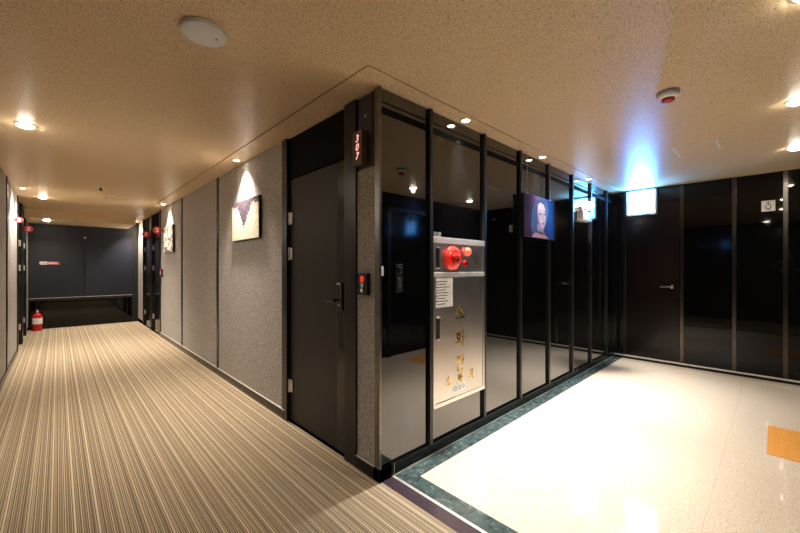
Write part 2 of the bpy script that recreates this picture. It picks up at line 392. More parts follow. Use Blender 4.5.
B(XA - .0165, XA + .001, 2.90, 8.05, .080, .0818).build('top_edge', M['trimline'], bb)
bb2 = B(XA - .014, 1.50, YB - .012, 1.885, 0, .08, bev=.002).build('baseboard_corner', M['base'])
tag(bb2, 'black baseboard block wrapping the glass wall corner', 'baseboard', kind='structure')
B(XA - .0165, XA + .001, 1.70, 1.885, .080, .0818).build('top_edge', M['trimline'], bb2)

# -------- door 307
def room_door(name, label, y0, y1, full, sgn=1, xw=XA, fw=.085):
    """y0 latch side, y1 hinge side; sgn +1 for the right wall"""
    d = thing(name, label, 'door', (xw, (y0 + y1) / 2, 0), kind='structure')
    X = lambda v: xw + sgn * v
    fr = MB().box(X(-.012), X(.086), y0 - fw, y0, 0, HC, bev=.002).box(X(-.012), X(.086), y1, y1 + .04, 0, HC, bev=.002)
    fr.build('door_frame', M['satin'], d)
    B(X(.016), X(.086), y0, y1, 2.06, HC, bev=.002).build('header_panel', M['backing'], d)
    if full:
        cut = y0 + .135
        B(X(.022), X(.07), cut, y1 - .004, .008, 2.05, bev=.003).build('door_leaf', M['leaf'], d)
        B(X(.020), X(.07), y0 + .006, cut - .002, .008, 2.05, bev=.003).build('glossy_strip', M['leafb'], d)
        for z in (1.72, 1.42, .30):
            MB().lathe((X(.010), y1 - .006, z - .055), (0, 0, 1), [(.009, 0), (.009, .11)], 14).box(X(.012), X(.021), y1 - .05, y1 - .006, z - .05, z + .05, bev=.002).build('hinge', M['trimline'], d, True)
        lk = B(X(-.006), X(.020), y0 + .035, y0 + .105, 1.00, 1.20, bev=.008).build('door_lock', M['blackp'], d)
        MB().tube([(X(-.008), y0 + .100, 1.185 - .0), (X(-.010), y0 + .070, 1.192), (X(-.010), y0 + .042, 1.185), (X(-.010), y0 + .042, 1.15), (X(-.010), y0 + .04, 1.10)], .0035, 8).build('chrome_edge', M['chrome'], lk, True)
        MB().box(X(-.009), X(-.004), y0 + .05, y0 + .095, 1.07, 1.08, bev=.001).box(X(-.009), X(-.004), y0 + .052, y0 + .085, 1.04, 1.046, bev=.001).build('key_strip', M['chrome'], lk)
        MB().tube([(X(-.004), y0 + .09, 1.075), (X(-.045), y0 + .09, 1.075), (X(-.05), y0 + .07, 1.073), (X(-.05), y0 + .0, 1.065)][:3] + [(X(-.05), y0 + .16, 1.068)], .010, 10).build('lever', M['blackp'], lk, True)
    else:
        B(X(.022), X(.07), y0 + .006, y1 - .004, .008, 2.05, bev=.003).build('door_leaf', M['gloss'], d)
        for z in (1.72, 1.3, .30):
            B(X(.008), X(.024), y1 - .03, y1 - .006, z - .05, z + .05, bev=.002).build('hinge', M['trimline'], d)
        B(X(-.03), X(.022), y0 + .05, y0 + .10, 1.0, 1.18, bev=.006).build('door_lock', M['blackp'], d)
    return d
room_door('door_1', 'tall charcoal door of room 307 with black digital lock', 2.015, 2.86, True, fw=.129)
room_door('door_2', 'nearer black door on the right side, far along the corridor', 8.145, 8.94, False)
room_door('door_3', 'farthest black door on the right side before the corridor end', 9.15, 9.93, False)
wpost(8.981, 9.064)
wpost(9.971, 10.02)

def number_plate(name, label, y0, y1, z0, z1, digits, xw=XA, sgn=1, group=None, off=.001):
    th_ = thing(name, label, 'number plate', (xw - sgn * .014, (y0 + y1) / 2, z0), group)
    xf = xw - sgn * (.040 if digits else .026)
    lit = digits is None
    B(xw - sgn * off, xf, y0, y1, z0, z1, bev=.003).build('plate', M['redsign' if lit else 'brownplate'], th_)
    if not lit:
        w = y1 - y0; h = z1 - z0
        for k, ch in enumerate(digits):
            me = text_mesh(ch, .064, .0012, .22)
            o = bpy.data.objects.new('digit', me); me.materials.append(M['pinkdigit']); COL.objects.link(o); o.parent = th_
            # face towards -x: text x -> -y, text y -> z
            me.transform(Matrix(((0, 0, -1, 0), (-1, 0, 0, 0), (0, 1, 0, 0), (0, 0, 0, 1))))
            o.location = Vector((xf - .0015, (y0 + y1) / 2, z1 - .050 - .056 * k)) - th_.location
    else:
        for k in range(3):
            z = z1 - .035 - k * .038
            B(xf - sgn * .0005, xf - sgn * .003, y0 + .035, y1 - .035, z - .010, z + .010, bev=.001).build('pale_mark', M['pinkdigit'], th_)
    return th_
number_plate('number_plate', 'brown door number plate reading 307 in pink lit digits', 1.785, 1.884, 1.955, 2.17, '307', off=.0005)

def disc_sign(label, xw, sgn, y, z, k=1.):
    t = thing('projecting_sign', label, 'sign', (xw, y, z), 'round red signs down the corridor')
    xc = xw - sgn * .085 * k
    MB().tube([(xw, y, z), (xw - sgn * .03 * k, y, z)], .010, 10).build('bracket', M['blackp'], t, True)
    MB().lathe((xc, y + .012, z), (0, -1, 0), [(.062 * k, 0), (.068 * k, .004), (.068 * k, .020), (.062 * k, .024), (0, .025)], 28).build('red_disc', M['redsign'], t, True)
    for dz in (.022, -.022): B(xc - .022 * k, xc + .022 * k, y - .0145, y - .0125, z + (dz - .013) * k, z + (dz + .013) * k, bev=.0005).build('pale_mark', M['white'], t)
    return t
disc_sign('round red projecting sign by the nearer far door, right corridor wall', XA, 1, 7.90, 2.0)
disc_sign('round red projecting sign between the two far doors, right corridor wall', XA - .010, 1, 9.02, 2.0)

def indicator(label, y0, y1, z0, z1):
    t = thing('room_indicator', label, 'indicator', (XA, (y0 + y1) / 2, z0), 'door side room indicators')
    b_ = B(XA - .001, XA - .030, y0, y1, z0, z1, bev=.004).build('housing', M['blackp'], t)
    zt = z1 - .018
    B(XA - .0295, XA - .033, y0 + .032, y1 - .032, zt - .04, zt, bev=.001).build('red_lamp', M['redsmall'], t)
    o = MB().box(XA - .0295, XA - .034, y0 + .04, y1 - .04, zt - .075, zt - .045, bev=.001).build('pale_key', M['white'], t)
    MB().lathe((XA - .0295, (y0 + y1) / 2, z0 + .028), (-1, 0, 0), [(.014, 0), (.014, .004), (.009, .005), (.009, .002), (0, .002)], 20).build('round_button', M['chrome'], t, True)
    return t
indicator('small black room indicator with red lamp on grey strip beside door 307', 1.745, 1.845, 1.13, 1.268)
indicator('small black room indicator beside the nearer far door', 7.86, 7.98, 1.14, 1.28)

# -------- pictures on the corridor wall
def wall_picture(label, y0, y1, z0, z1, mat, group):
    t = thing('wall_picture', label, 'picture', (XA, (y0 + y1) / 2, z0), group)
    B(XA - .006, XA - .030, y0, y1, z0, z1, bev=.002).build('dark_edge', M['blackp'], t)
    B(XA - .0295, XA - .034, y0 + .004, y1 - .004, z0 + .004, z1 - .004).build('print', mat, t)
    for y in (y0 + .14, y1 - .14):
        MB().tube([(XA - .012, y, z1 - .005), (XA - .012, y, HC + .002)], .0016, 6).build('hanging_wire', M['wire'], t)
    return t
wall_picture('cream and plum abstract print hung under a spotlight on grey wall', 3.39, 4.11, 1.59, 2.0, M['print1'], 'prints hung on the corridor wall')
wall_picture('dark print with pale swirls beside the far black door', 6.92, 7.62, 1.57, 2.03, M['print2'], 'prints hung on the corridor wall')

# ------------------------------------------------------------------ corridor left wall
wl = B(XL - .12, XL - .086, YS, YE + .1, 0, HC).build('wall_left', M['backing'])
tag(wl, 'grey and black corridor wall at the left edge', 'wall', kind='structure')
def lpanel(y0, y1, m='paper'): return B(XL - .086, XL, y0, y1, .08, HC, bev=.002).build('wallpaper_panel', M[m], wl)
def lpost(y0, y1): return B(XL - .086, XL + .010, y0, y1, .08, HC, bev=.002).build('post', M['satin'], wl)
lpanel(YS, -1.6, 'gloss'); lpanel(-1.6, 1.9, 'gloss'); lpost(1.9, 1.955); lpanel(1.955, 4.2); lpost(4.2, 4.255); lpanel(4.255, 6.36); lpost(6.36, 6.44)
lpanel(6.44, 7.93); lpanel(10.03, YE - .02)
room_door('door_4', 'nearer black door on the left side, far along the corridor', 8.02, 8.86, False, -1, XL)
room_door('door_5', 'farthest black door on the left side before the corridor end', 9.07, 9.93, False, -1, XL)
lpost(8.901, 8.984); lpost(9.971, 10.03)
bb = B(XL - .086, XL + .014, YS, 7.93, 0, .08, bev=.002).build('baseboard_left', M['base'])
tag(bb, 'black baseboard under the left corridor wall', 'baseboard', kind='structure')

disc_sign('round red projecting sign on the left wall, nearer the viewer', XL, -1, 7.4, 1.98, .6)
disc_sign('round red projecting sign on the left wall, between the two black doors', XL + .010, -1, 8.95, 1.98, .85)

# ------------------------------------------------------------------ corridor end wall
we = B(XL - .12, 1.62, YE + .04, YE + .16, 0, HC).build('wall_end', M['backing'])
tag(we, 'navy black panelled wall closing the far end of the corridor', 'wall', kind='structure')
for a, b in ((XL, .425), (.455, 1.30)):
    B(a, b, YE, YE + .04, .66, 2.239 if b < 1 else 2.239, bev=.003).build('upper_panel', M['endpanel'], we)
B(1.216, 1.414, YE, YE + .04, 2.239, HC).build('upper_fill', M['endpanel'], we)
B(.425, .455, YE - .008, YE + .04, .66, 2.239, bev=.002).build('centre_post', M['satin'], we)
B(1.30, 1.414, YE - .004, YE + .04, .0, 2.239, bev=.002).build('side_post', M['satin'], we)
B(XL, 1.30, YE - .006, YE + .04, .60, .655, bev=.003).build('middle_rail', M['satin'], we)
B(XL, 1.30, YE - .012, YE - .004, .652, .66).build('bright_rail_edge', M['trimline'], we)
B(XL, 1.30, YE + .002, YE + .04, .0, .60, bev=.003).build('lower_panel', M['glassc'], we)
MB().lathe((.44, YE - .008, 1.98), (0, -1, 0), [(.022, 0), (.022, .012), (0, .016)], 16).build('round_fitting', M['trimline'], we, True)
sg = thing('strip_sign', 'small red and white strip sign on the navy end wall', 'sign', (-.13, YE, 1.385))
B(-.28, .02, YE - .008, YE - .0005, 1.375, 1.435, bev=.001).build('plate', M['papersheet'], sg)
B(-.165, .018, YE - .010, YE - .0075, 1.378, 1.432).build('red_field', M['redp'], sg)
mb = MB()
for k in range(5): mb.box(-.268 + k * .02, -.255 + k * .02, YE - .010, YE - .0078, 1.392, 1.418)
mb.build('dark_mark', M['ink'], sg)
mb = MB()
for k in range(7): mb.box(-.150 + k * .022, -.136 + k * .022, YE - .0115, YE - .0098, 1.394, 1.416)
mb.build('pale_mark', M['white'], sg)

# fire extinguisher
fx = thing('fire_extinguisher', 'red fire extinguisher standing on carpet in the far left corner', 'fire extinguisher', (-.31, 10.58, 0))
C_ = (-.31, 10.58, 0)
bd = MB().lathe(C_, (0, 0, 1), [(.070, 0), (.076, .012), (.076, .29), (.070, .325), (.050, .352), (.026, .366), (.024, .378)], 28).build('cylinder_body', M['redpaint'], fx, True)
MB().lathe((-.31, 10.58, .14), (0, 0, 1), [(.0765, 0), (.0768, .002), (.0768, .12), (.0765, .122)], 28).build('paper_label', M['papersheet'], bd, True)
MB().lathe((-.31, 10.58, .378), (0, 0, 1), [(.020, 0), (.020, .03), (.014, .036), (.014, .05)], 18).build('valve', M['trimline'], fx, True)
MB().box(-.31, -.20, 10.57, 10.59, .425, .433, bev=.002).box(-.31, -.215, 10.57, 10.59, .398, .405, bev=.002).build('squeeze_handle', M['blackp'], fx)
MB().tube([(-.32, 10.57, .395), (-.36, 10.555, .40), (-.395, 10.54, .36), (-.40, 10.53, .25), (-.395, 10.53, .15), (-.393, 10.53, .11)], [.009, .009, .009, .009, .010, .014], 10).build('hose', M['blackp'], fx, True)

# ------------------------------------------------------------------ lobby glass wall (B)
wb = B(1.50, XC + .1, YB + .05, YB + .17, 0, HC).build('wall_lobby', M['backing'])
tag(wb, 'long black glass lobby wall with slim dark posts', 'glass wall', kind='structure')
PX = [1.868, 2.535, 3.14, 3.755, 4.39, 5.0, 5.625]
PW = .016
edges = [1.417] + PX + [XC - .012]
for i in range(len(edges) - 1):
    a = edges[i] + (PW if i else 0); b = edges[i + 1] - (PW if i < len(edges) - 2 else 0)
    if i == 1:
        B(a, b, YB + .006, YB + .05, 1.522, HC).build('glass_panel', M['glass'], wb)
        B(a, b, YB + .006, YB + .05, .08, .312).build('glass_panel', M['glass'], wb)
    else:
        B(a, b, YB + .006, YB + .05, .08, HC, bev=.0015).build('glass_panel', M['glass'], wb)
for p in PX:
    B(p - PW, p + PW, YB - .016, YB + .05, .08, HC, bev=.003).build('post', M['satin'], wb)
B(1.400, 1.416, YB - .010, YB + .035, .08, HC, bev=.002).build('corner_post', M['post'], wb)
B(1.416, 1.50, YB + .052, YB + .09, .08, HC).build('corner_filler', M['satin'], wb)
B(1.417, XC - .012, YB + .003, YB + .0075, 2.245, 2.288, bev=.001).build('header_rail', M['backing'], wb)
bb = B(1.52, XC - .012, YB - .012, YB + .05, 0, .08, bev=.002).build('baseboard_lobby', M['base'])
tag(bb, 'black baseboard along the foot of the black glass wall', 'baseboard', kind='structure')
B(1.52, XC - .012, YB - .0145, YB - .010, .0012, .009).build('bottom_edge', M['trimline'], bb)
B(1.400, 1.52, YB - .012, YB + .05, 0, .08, bev=.002).build('corner_return', M['base'], bb2)
B(1.5195, 1.5215, YB - .0145, YB - .012, .0, .08).build('joint_line', M['trimline'], bb2)

# white clip, call panel
cp = thing('wall_sensor', 'small white plastic clip on the glass edge by the corner post', 'sensor', (1.43, YB + .006, 1.255))
MB().box(1.418, 1.438, YB - .006, YB + .0055, 1.252, 1.312, bev=.004).build('cover', M['white'], cp)
MB().lathe((1.428, YB - .006, 1.264), (0, -1, 0), [(.004, 0), (.004, .002), (0, .002)], 12).build('button', M['greyp'], cp)
cl = thing('call_panel', 'narrow dark call panel with round display on first glass panel', 'call panel', (1.575, YB, 1.14))
B(1.54, 1.602, YB - .006, YB + .0055, 1.145, 1.325, bev=.003).build('face_plate', M['blackp'], cl)
MB().lathe((1.571, YB - .006, 1.285), (0, -1, 0), [(.022, 0), (.024, .003), (.019, .004), (.019, .002), (0, .002)], 24).build('round_display', M['chrome'], cl, True)
for z in (1.225, 1.185):
    MB().lathe((1.571, YB - .006, z), (0, -1, 0), [(.014, 0), (.014, .003), (.010, .005), (0, .005)], 20).build('button', M['steelgrey'], cl, True)

# ------------------------------------------------------------------ hydrant cabinet
hx0, hx1 = PX[0] + PW + .001, PX[1] - PW - .001
hc = thing('hydrant_cabinet', 'stainless steel fire hydrant cabinet with red lamp set into glass wall', 'hydrant cabinet', ((hx0 + hx1) / 2, YB, .315))
yf = YB - .018
for xa, xb in ((hx0, hx0 + .022), (hx1 - .022, hx1)): B(xa, xb, yf, YB + .05, .315, 1.52, bev=.002).build('side_frame', M['steel'], hc)
for za, zb in ((1.475, 1.52), (1.235, 1.268), (.315, .343)): B(hx0, hx1, yf - .002, YB + .05, za, zb, bev=.003).build('cross_rail', M['hydsteel'], hc)
up = B(hx0 + .022, hx1 - .022, yf + .006, YB + .05, 1.268, 1.475).build('alarm_panel', M['steel'], hc)
dr = B(hx0 + .024, hx1 - .024, yf + .003, YB + .05, .346, 1.232, bev=.002).build('cabinet_door', M['steel'], hc)
def slot(parent, x0, z0, z1, y):
    o = MB().box(x0, x0 + .034, y - .004, y, z0, z1, bev=.001).build('recessed_handle', M['blackp'], parent)
    return o
slot(up, hx0 + .035, 1.305, 1.44, yf + .006); slot(dr, hx0 + .035, .80, .945, yf + .003)
for nm, z in (('handle_edge', 1.445), ('handle_edge', 1.297)): B(hx0 + .033, hx0 + .071, yf, yf + .006, z - .005, z + .005, bev=.001).build(nm, M['trimline'], up)
for z in (.95, .795): B(hx0 + .033, hx0 + .071, yf - .003, yf + .003, z - .005, z + .005, bev=.001).build('handle_edge', M['trimline'], dr)
lx, lz = 2.10, 1.372
lamp = MB().lathe((lx, yf + .006, lz), (0, -1, 0), [(.088, 0), (.088, .012), (.078, .026), (.060, .034), (.052, .030), (0, .030)], 36).build('red_lamp', M['redlamp'], hc, True)
MB().lathe((lx, yf - .024, lz), (0, -1, 0), [(.046, 0), (.046, .008), (.036, .016), (.020, .020), (0, .020)], 28).build('lamp_core', M['redp'], lamp, True)
MB().lathe((lx + .004, yf - .043, lz - .012), (0, -1, 0), [(.012, 0), (.012, .003), (0, .004)], 16).build('core_button', M['gold'], lamp)
l2 = MB().lathe((2.285, yf + .006, 1.425), (0, -1, 0), [(.033, 0), (.033, .010), (.027, .024), (.014, .031), (0, .033)], 28).build('alarm_lamp', M['redlamp2'], hc, True)
bu = MB().lathe((2.265, yf + .006, 1.335), (0, -1, 0), [(.026, 0), (.026, .008), (.020, .010), (.020, .004), (0, .004)], 24).build('call_button', M['redp'], hc, True)
mb = MB()
for i in range(5):
    for j in range(5):
        if (i - 2) ** 2 + (j - 2) ** 2 <= 5:
            mb.lathe((2.40 + (i - 2) * .018, yf + .006, 1.37 + (j - 2) * .018), (0, -1, 0), [(.0055, 0), (.0055, .002), (0, .002)], 8)
mb.build('speaker_holes', M['blackp'], hc)
pn = B(hx0 + .028, hx0 + .218, yf + .0015, yf + .003, 1.02, 1.228).build('paper_notice', M['papersheet'], hc)
mb = MB()
for k in range(9): mb.box(hx0 + .040, hx0 + .040 + random.uniform(.09, .16), yf + .0008, yf + .0016, 1.20 - k * .02, 1.206 - k * .02)
for k in range(5): mb.box(hx0 + .032, hx0 + .040, yf + .0006, yf + .0016, 1.19 - k * .033, 1.205 - k * .033)
mb.build('printed_lines', M['ink'], pn)
# lettering on the door, drawn as raised strokes
def circ(cx, cy, r, n=14): return [(cx + r * math.cos(2 * PI * k / n), cy + r * math.sin(2 * PI * k / n)) for k in range(n + 1)]
G = {
    'so': [[(.5, .95), (.12, .52)], [(.5, .95), (.88, .52)], [(.5, .5), (.5, .18)], [(.02, .15), (.98, .15)]],
    'hwa': [[(.30, .98), (.30, .90)], [(.06, .82), (.56, .82)], circ(.31, .58, .16), [(.31, .38), (.31, .24)], [(.0, .2), (.62, .24)], [(.80, 1.0), (.80, .0)], [(.80, .52), (1.0, .52)]],
    'jeon': [[(.06, .92), (.56, .92)], [(.32, .92), (.04, .5)], [(.34, .80), (.58, .5)], [(.60, .70), (.86, .70)], [(.86, 1.0), (.86, .36)], [(.22, .34), (.22, .04), (.9, .04)]],
    'gi': [[(.08, .88), (.55, .88), (.50, .50), (.10, .18)], [(.82, 1.0), (.82, .0)]],
}
def glyph(g, cx, cz, w, h, pen, name='lettering', parent=dr, mat='gold'):
    lines = [[(cx + (u - .5) * w, cz + (v - .5) * h) for u, v in ln] for ln in G[g]]
    return MB().strokes(lines, (0, yf + .003, 0), (1, 0, 0), (0, 0, 1), pen, .0025).build(name, M[mat], parent)
glyph('so', 2.195, .965, .105, .105, .013); glyph('hwa', 2.195, .775, .105, .11, .013); glyph('jeon', 2.195, .585, .105, .11, .013)
glyph('so', 2.055, .475, .062, .07, .009); glyph('hwa', 2.195, .475, .062, .07, .009); glyph('gi', 2.335, .475, .062, .07, .009)
lg = MB()
for k in range(3): lg.lathe((2.135 + k * .05, yf + .003, .405), (0, -1, 0), [(.034, 0), (.034, .002), (0, .0022)], 20)
lg.build('white_logo', M['white'], dr)
MB().strokes([circ(2.135 + k * .05, .405, .014, 8) for k in range(3)], (0, yf + .0005, 0), (1, 0, 0), (0, 0, 1), .005, .001).build('logo_mark', M['greyp'], dr)

# ------------------------------------------------------------------ portrait hung on the glass wall
pt = thing('portrait_picture', 'violet and blue portrait print hung before the black glass wall', 'picture', (3.4525, YB - .03, 1.59))
px0, px1, pz0, pz1 = 3.12, 3.785, 1.59, 2.0
yp = YB - .050
B(px0, px1, yp, yp + .026, pz0, pz1, bev=.002).build('dark_edge', M['blackp'], pt)
pr = B(px0 + .002, px1 - .002, yp - .002, yp + .001, pz0 + .002, pz1 - .002).build('print', M['portrait'], pt)
W_, H_ = px1 - px0, pz1 - pz0
def flat(poly, mat, layer, name):
    pp = [(px0 + u * W_, pz0 + v * H_) for u, v in poly]
    return MB().prism(pp, (0, yp - .002 - .0006 * (layer - 1), 0), (1, 0, 0), (0, 0, 1), .0006).build(name, M[mat], pr)
def ell(cx, cy, rx, ry, n=28, a0=0, a1=2 * PI, rot=0):
    r = []
    for k in range(n):
        a = a0 + (a1 - a0) * k / (n - (0 if a1 - a0 > 6.2 else 1)); x, y = rx * math.cos(a), ry * math.sin(a)
        r.append((cx + x * math.cos(rot) - y * math.sin(rot), cy + x * math.sin(rot) + y * math.cos(rot)))
    return r
flat([(.26, .02), (.20, .30), (.24, .62), (.32, .86), (.46, .985), (.62, .985), (.73, .86), (.765, .62), (.72, .40), (.66, .30), (.60, .10), (.40, .02)], 'phair', 1, 'printed_hair')
flat([(.40, .34), (.62, .30), (.60, .20), (.66, .10), (.80, .02), (.22, .02), (.30, .10), (.40, .18)], 'pshade', 2, 'printed_neck')
flat([(.38, .19), (.62, .15), (.61, .10), (.36, .14)], 'phair', 3, 'printed_collar')
flat([(.42, .80), (.50, .86), (.60, .84), (.655, .74), (.665, .60), (.685, .53), (.66, .48), (.655, .38), (.62, .28), (.55, .23), (.47, .30), (.42, .42), (.395, .60)], 'pface', 3, 'printed_face')
flat([(.395, .60), (.42, .42), (.47, .30), (.55, .23), (.50, .36), (.46, .50), (.44, .66), (.42, .80)], 'pshade', 4, 'printed_cheek')
flat(ell(.50, .605, .035, .022, 14), 'phair', 5, 'printed_eye'); flat(ell(.62, .61, .028, .020, 14), 'phair', 5, 'printed_eye')
flat([(.45, .66), (.51, .685), (.55, .665), (.51, .665)], 'phair', 5, 'printed_brow'); flat([(.59, .67), (.63, .69), (.655, .665), (.62, .672)], 'phair', 5, 'printed_brow')
flat(ell(.585, .375, .045, .022, 14), 'plip', 5, 'printed_lips')
flat([(.575, .58), (.60, .47), (.575, .455), (.555, .475)], 'pshade', 5, 'printed_nose')
for x in (px0 + .09, px1 - .09):
    MB().tube([(x, yp + .012, pz1 - .002), (x, yp + .012, HC + .002)], .0018, 6).build('hanging_wire', M['wire'], pt)
    MB().lathe((x, yp + .012, pz1 - .002), (0, 0, 1), [(.008, 0), (.008, .014), (.003, .02)], 12).build('wire_clip', M['chrome'], pt)

# ------------------------------------------------------------------ emergency light
em = thing('emergency_light', 'white box emergency light with round lamp on black glass wall', 'emergency light', (4.75, YB, 1.87))
B(4.56, 4.87, YB - .065, YB + .0055, 1.88, 1.99, bev=.006).build('battery_box', M['white'], em)
MB().box(4.75, 4.80, YB - .04, YB + .0055, 1.99, 2.05, bev=.004).build('bracket', M['greyp'], em)
c_ = Vector((4.79, YB - .055, 2.065)); n_ = Vector((-1, -.8, 0)).normalized()
hd = MB().lathe(c_, n_, [(.040, -.02), (.056, -.005), (.060, .02), (.057, .028), (.052, .030)], 32).build('lamp_head', M['white'], em, True)
MB().lathe(c_ + n_ * .0295, n_, [(.051, 0), (.040, .008), (.025, .012), (0, .013)], 32).build('round_lens', M['emlens'], hd, True)
MB().lathe(Vector((4.64, YB - .065, 1.91)), (0, -1, 0), [(.008, 0), (.008, .004), (0, .005)], 12).build('test_button', M['redp'], em)

# ------------------------------------------------------------------ lobby far wall (C)
wc = B(XC + .04, XC + .16, YS, YB + .2, 0, HC).build('wall_far', M['backing'])
tag(wc, 'black glass wall at the far side of the lobby', 'glass wall', kind='structure')
cy = [.845, .34, -.085, -.53]
B(XC, XC + .04, 1.515, YB + .05, .05, HC, bev=.002).build('side_panel', M['gloss'], wc)
for a, b in ((.32, .825), (-.065, .32), (-.51, -.105)):
    a2 = a + (.04 if a != -.51 else 0)
    B(XC + .004, XC + .04, a2 if a != -.065 else -.065, b - (.0 if b == .825 else .0), .05, HC, bev=.0015).build('glass_panel', M['glassc'], wc)
for y in cy:
    B(XC - .003, XC + .04, y - .020, y + .020, .05, HC, bev=.002).build('post', M['postc'], wc)
bb = B(XC - .010, XC + .04, YD, YB - .012, 0, .032, bev=.002).build('baseboard_far', M['base'])
tag(bb, 'low black baseboard with steel line under the far glass wall', 'baseboard', kind='structure')
B(XC - .012, XC + .04, YD, YB - .02, .032, .050, bev=.002).build('steel_line', M['trimline'], bb)
d = thing('door_6', 'dark brown-black door under the lit sign at lobby end', 'door', (XC, 1.18, .05), kind='structure')
B(XC - .006, XC + .04, 1.485, 1.515, .05, HC, bev=.002).build('door_frame', M['satin'], d)
B(XC + .010, XC + .04, .87, 1.482, .052, 2.20, bev=.003).build('door_leaf', M['brownleaf'], d)
B(XC + .004, XC + .04, .866, 1.485, 2.203, HC, bev=.002).build('header_panel', M['gloss'], d)
hn = MB().lathe((XC + .010, .955, 1.05), (-1, 0, 0), [(.026, 0), (.026, .008), (.012, .012), (.010, .05)], 20).tube([(XC - .035, .955, 1.05), (XC - .042, .97, 1.05), (XC - .042, 1.07, 1.046)], .009, 10).build('lever_handle', M['post'], d, True)

# exit sign
ex = thing('exit_sign', 'bright lit cyan sign box glowing blue near the lobby ceiling corner', 'exit sign', (XC - .06, 1.305, 2.04))
B(XC - .004, XC - .075, 1.108, 1.465, 2.035, 2.385, bev=.006).build('sign_box', M['white'], ex)
fc = B(XC - .0745, XC - .079, 1.132, 1.441, 2.06, 2.36).build('lit_face', M['exitface'], ex)
def exm(u, v): return (u, v)
mb = MB(); o_ = (XC - .079, 1.305, 2.21); eu = (0, -1, 0); ev = (0, 0, 1)
man = [[(.015, .035), (-.005, -.03)], [(-.005, -.03), (.03, -.055), (.02, -.11)], [(-.005, -.03), (-.035, -.07), (-.075, -.075)], [(.015, .035), (.05, .01), (.065, .03)], [(.015, .035), (-.03, .03), (-.045, -.005)]]
mb.strokes(man, o_, eu, ev, .022, .002)
mb.prism([(.028 + .02 * math.cos(2 * PI * k / 16), .072 + .02 * math.sin(2 * PI * k / 16)) for k in range(16)], o_, eu, ev, .002)
mb.strokes([[(.11, .13), (.11, -.12)], [(-.12, .13), (.11, .13)]], o_, eu, ev, .014, .002)
mb.build('running_figure', M['exitman'], fc)

# white plate with a black character
sp = thing('wall_sign', 'small white plate with black symbol on the far glass wall', 'sign', (XC, .05, 1.95))
B(XC - .012, XC + .0035, -.005, .108, 1.955, 2.078, bev=.003).build('plate', M['white'], sp)
mb = MB()
mb.strokes([circ(.0, -.012, .022, 12), [(0, .035), (0, .012)], [(-.012, .036), (.012, .036)], [(-.02, -.045), (.02, -.045)]], (XC - .012, .052, 2.02), (0, -1, 0), (0, 0, 1), .007, .001)
mb.build('black_symbol', M['ink'], sp)

# ------------------------------------------------------------------ lobby near wall (behind the view) and corridor behind
wd = B(1.414, XC + .1, YD - .16, YD - .06, 0, HC).build('wall_near', M['gloss'])
tag(wd, 'black wall with the lift opposite the glass wall', 'wall', kind='structure')
for a, b in ((1.50, 2.6), (2.64, 3.44), (4.46, 5.2), (5.24, XC)):
    B(a, b, YD - .06, YD, .05, HC, bev=.002).build('glass_panel', M['glassd'], wd)
ws = B(1.414, 1.5, YS, YD - .16, 0, HC).build('wall_behind', M['gloss']); tag(ws, 'black corridor wall behind the photographer', 'wall', kind='structure')
wz = B(XL - .1, 1.5, YS - .1, YS, 0, HC).build('wall_back', M['gloss']); tag(wz, 'black wall closing the corridor behind the photographer', 'wall', kind='structure')
el = thing('door_7', 'black lift doors behind the yellow tactile tiles', 'lift door', (3.95, YD, 0), kind='structure')
MB().box(3.46, 3.52, YD - .06, YD + .01, 0, 2.2, bev=.003).box(4.38, 4.44, YD - .06, YD + .01, 0, 2.2, bev=.003).box(3.46, 4.44, YD - .06, YD + .01, 2.14, 2.2, bev=.003).build('lift_frame', M['satin'], el)
for a, b in ((3.522, 3.949), (3.951, 4.378)): B(a, b, YD - .055, YD - .02, .005, 2.138, bev=.002).build('lift_panel', M['gloss'], el)
B(3.46, 4.44, YD - .06, YD - .001, 2.201, HC).build('lift_header', M['gloss'], el)
pl = thing('wall_sign', 'pair of small pale plates above the lift, mirrored in the glass', 'sign', (3.99, YD, 1.80))
pl.location = (4.52, YD, 1.80)
for k, m in ((0, 'papersheet'), (1, 'white')): B(4.47 + k * .10, 4.55 + k * .10, YD + .0005, YD + .012, 1.80, 1.90, bev=.002).build('plate', M[m], pl)

# ------------------------------------------------------------------ tactile tiles
def tactile(x0, y0, label):
    t = thing('tactile_tile', label, 'tactile tile', (x0 + .165, y0 + .165, 0), 'yellow tactile tiles before the lift')
    B(x0 + .001, x0 + .329, y0 + .001, y0 + .329, .0005, .004, bev=.001).build('slab', M['tactile'], t)
    first = None
    for i in range(6):
        for j in range(6):
            if first is None:
                first = o = MB().lathe((x0 + .165, y0 + .165, 0), (0, 0, 1), [(.016, 0), (.013, .003), (.009, .0045), (0, .0047)], 12).build('raised_stud', M['tactile'], t, True)
            else:
                o = first.copy(); COL.objects.link(o); o.parent = t
            o.location = (-.1375 + i * .055, -.1375 + j * .055, .0035)
    return t
tactile(3.58, -.29, 'yellow studded tactile tile nearer the viewer at right edge')
tactile(3.91, -.29, 'yellow studded tactile tile nearer the far glass wall')

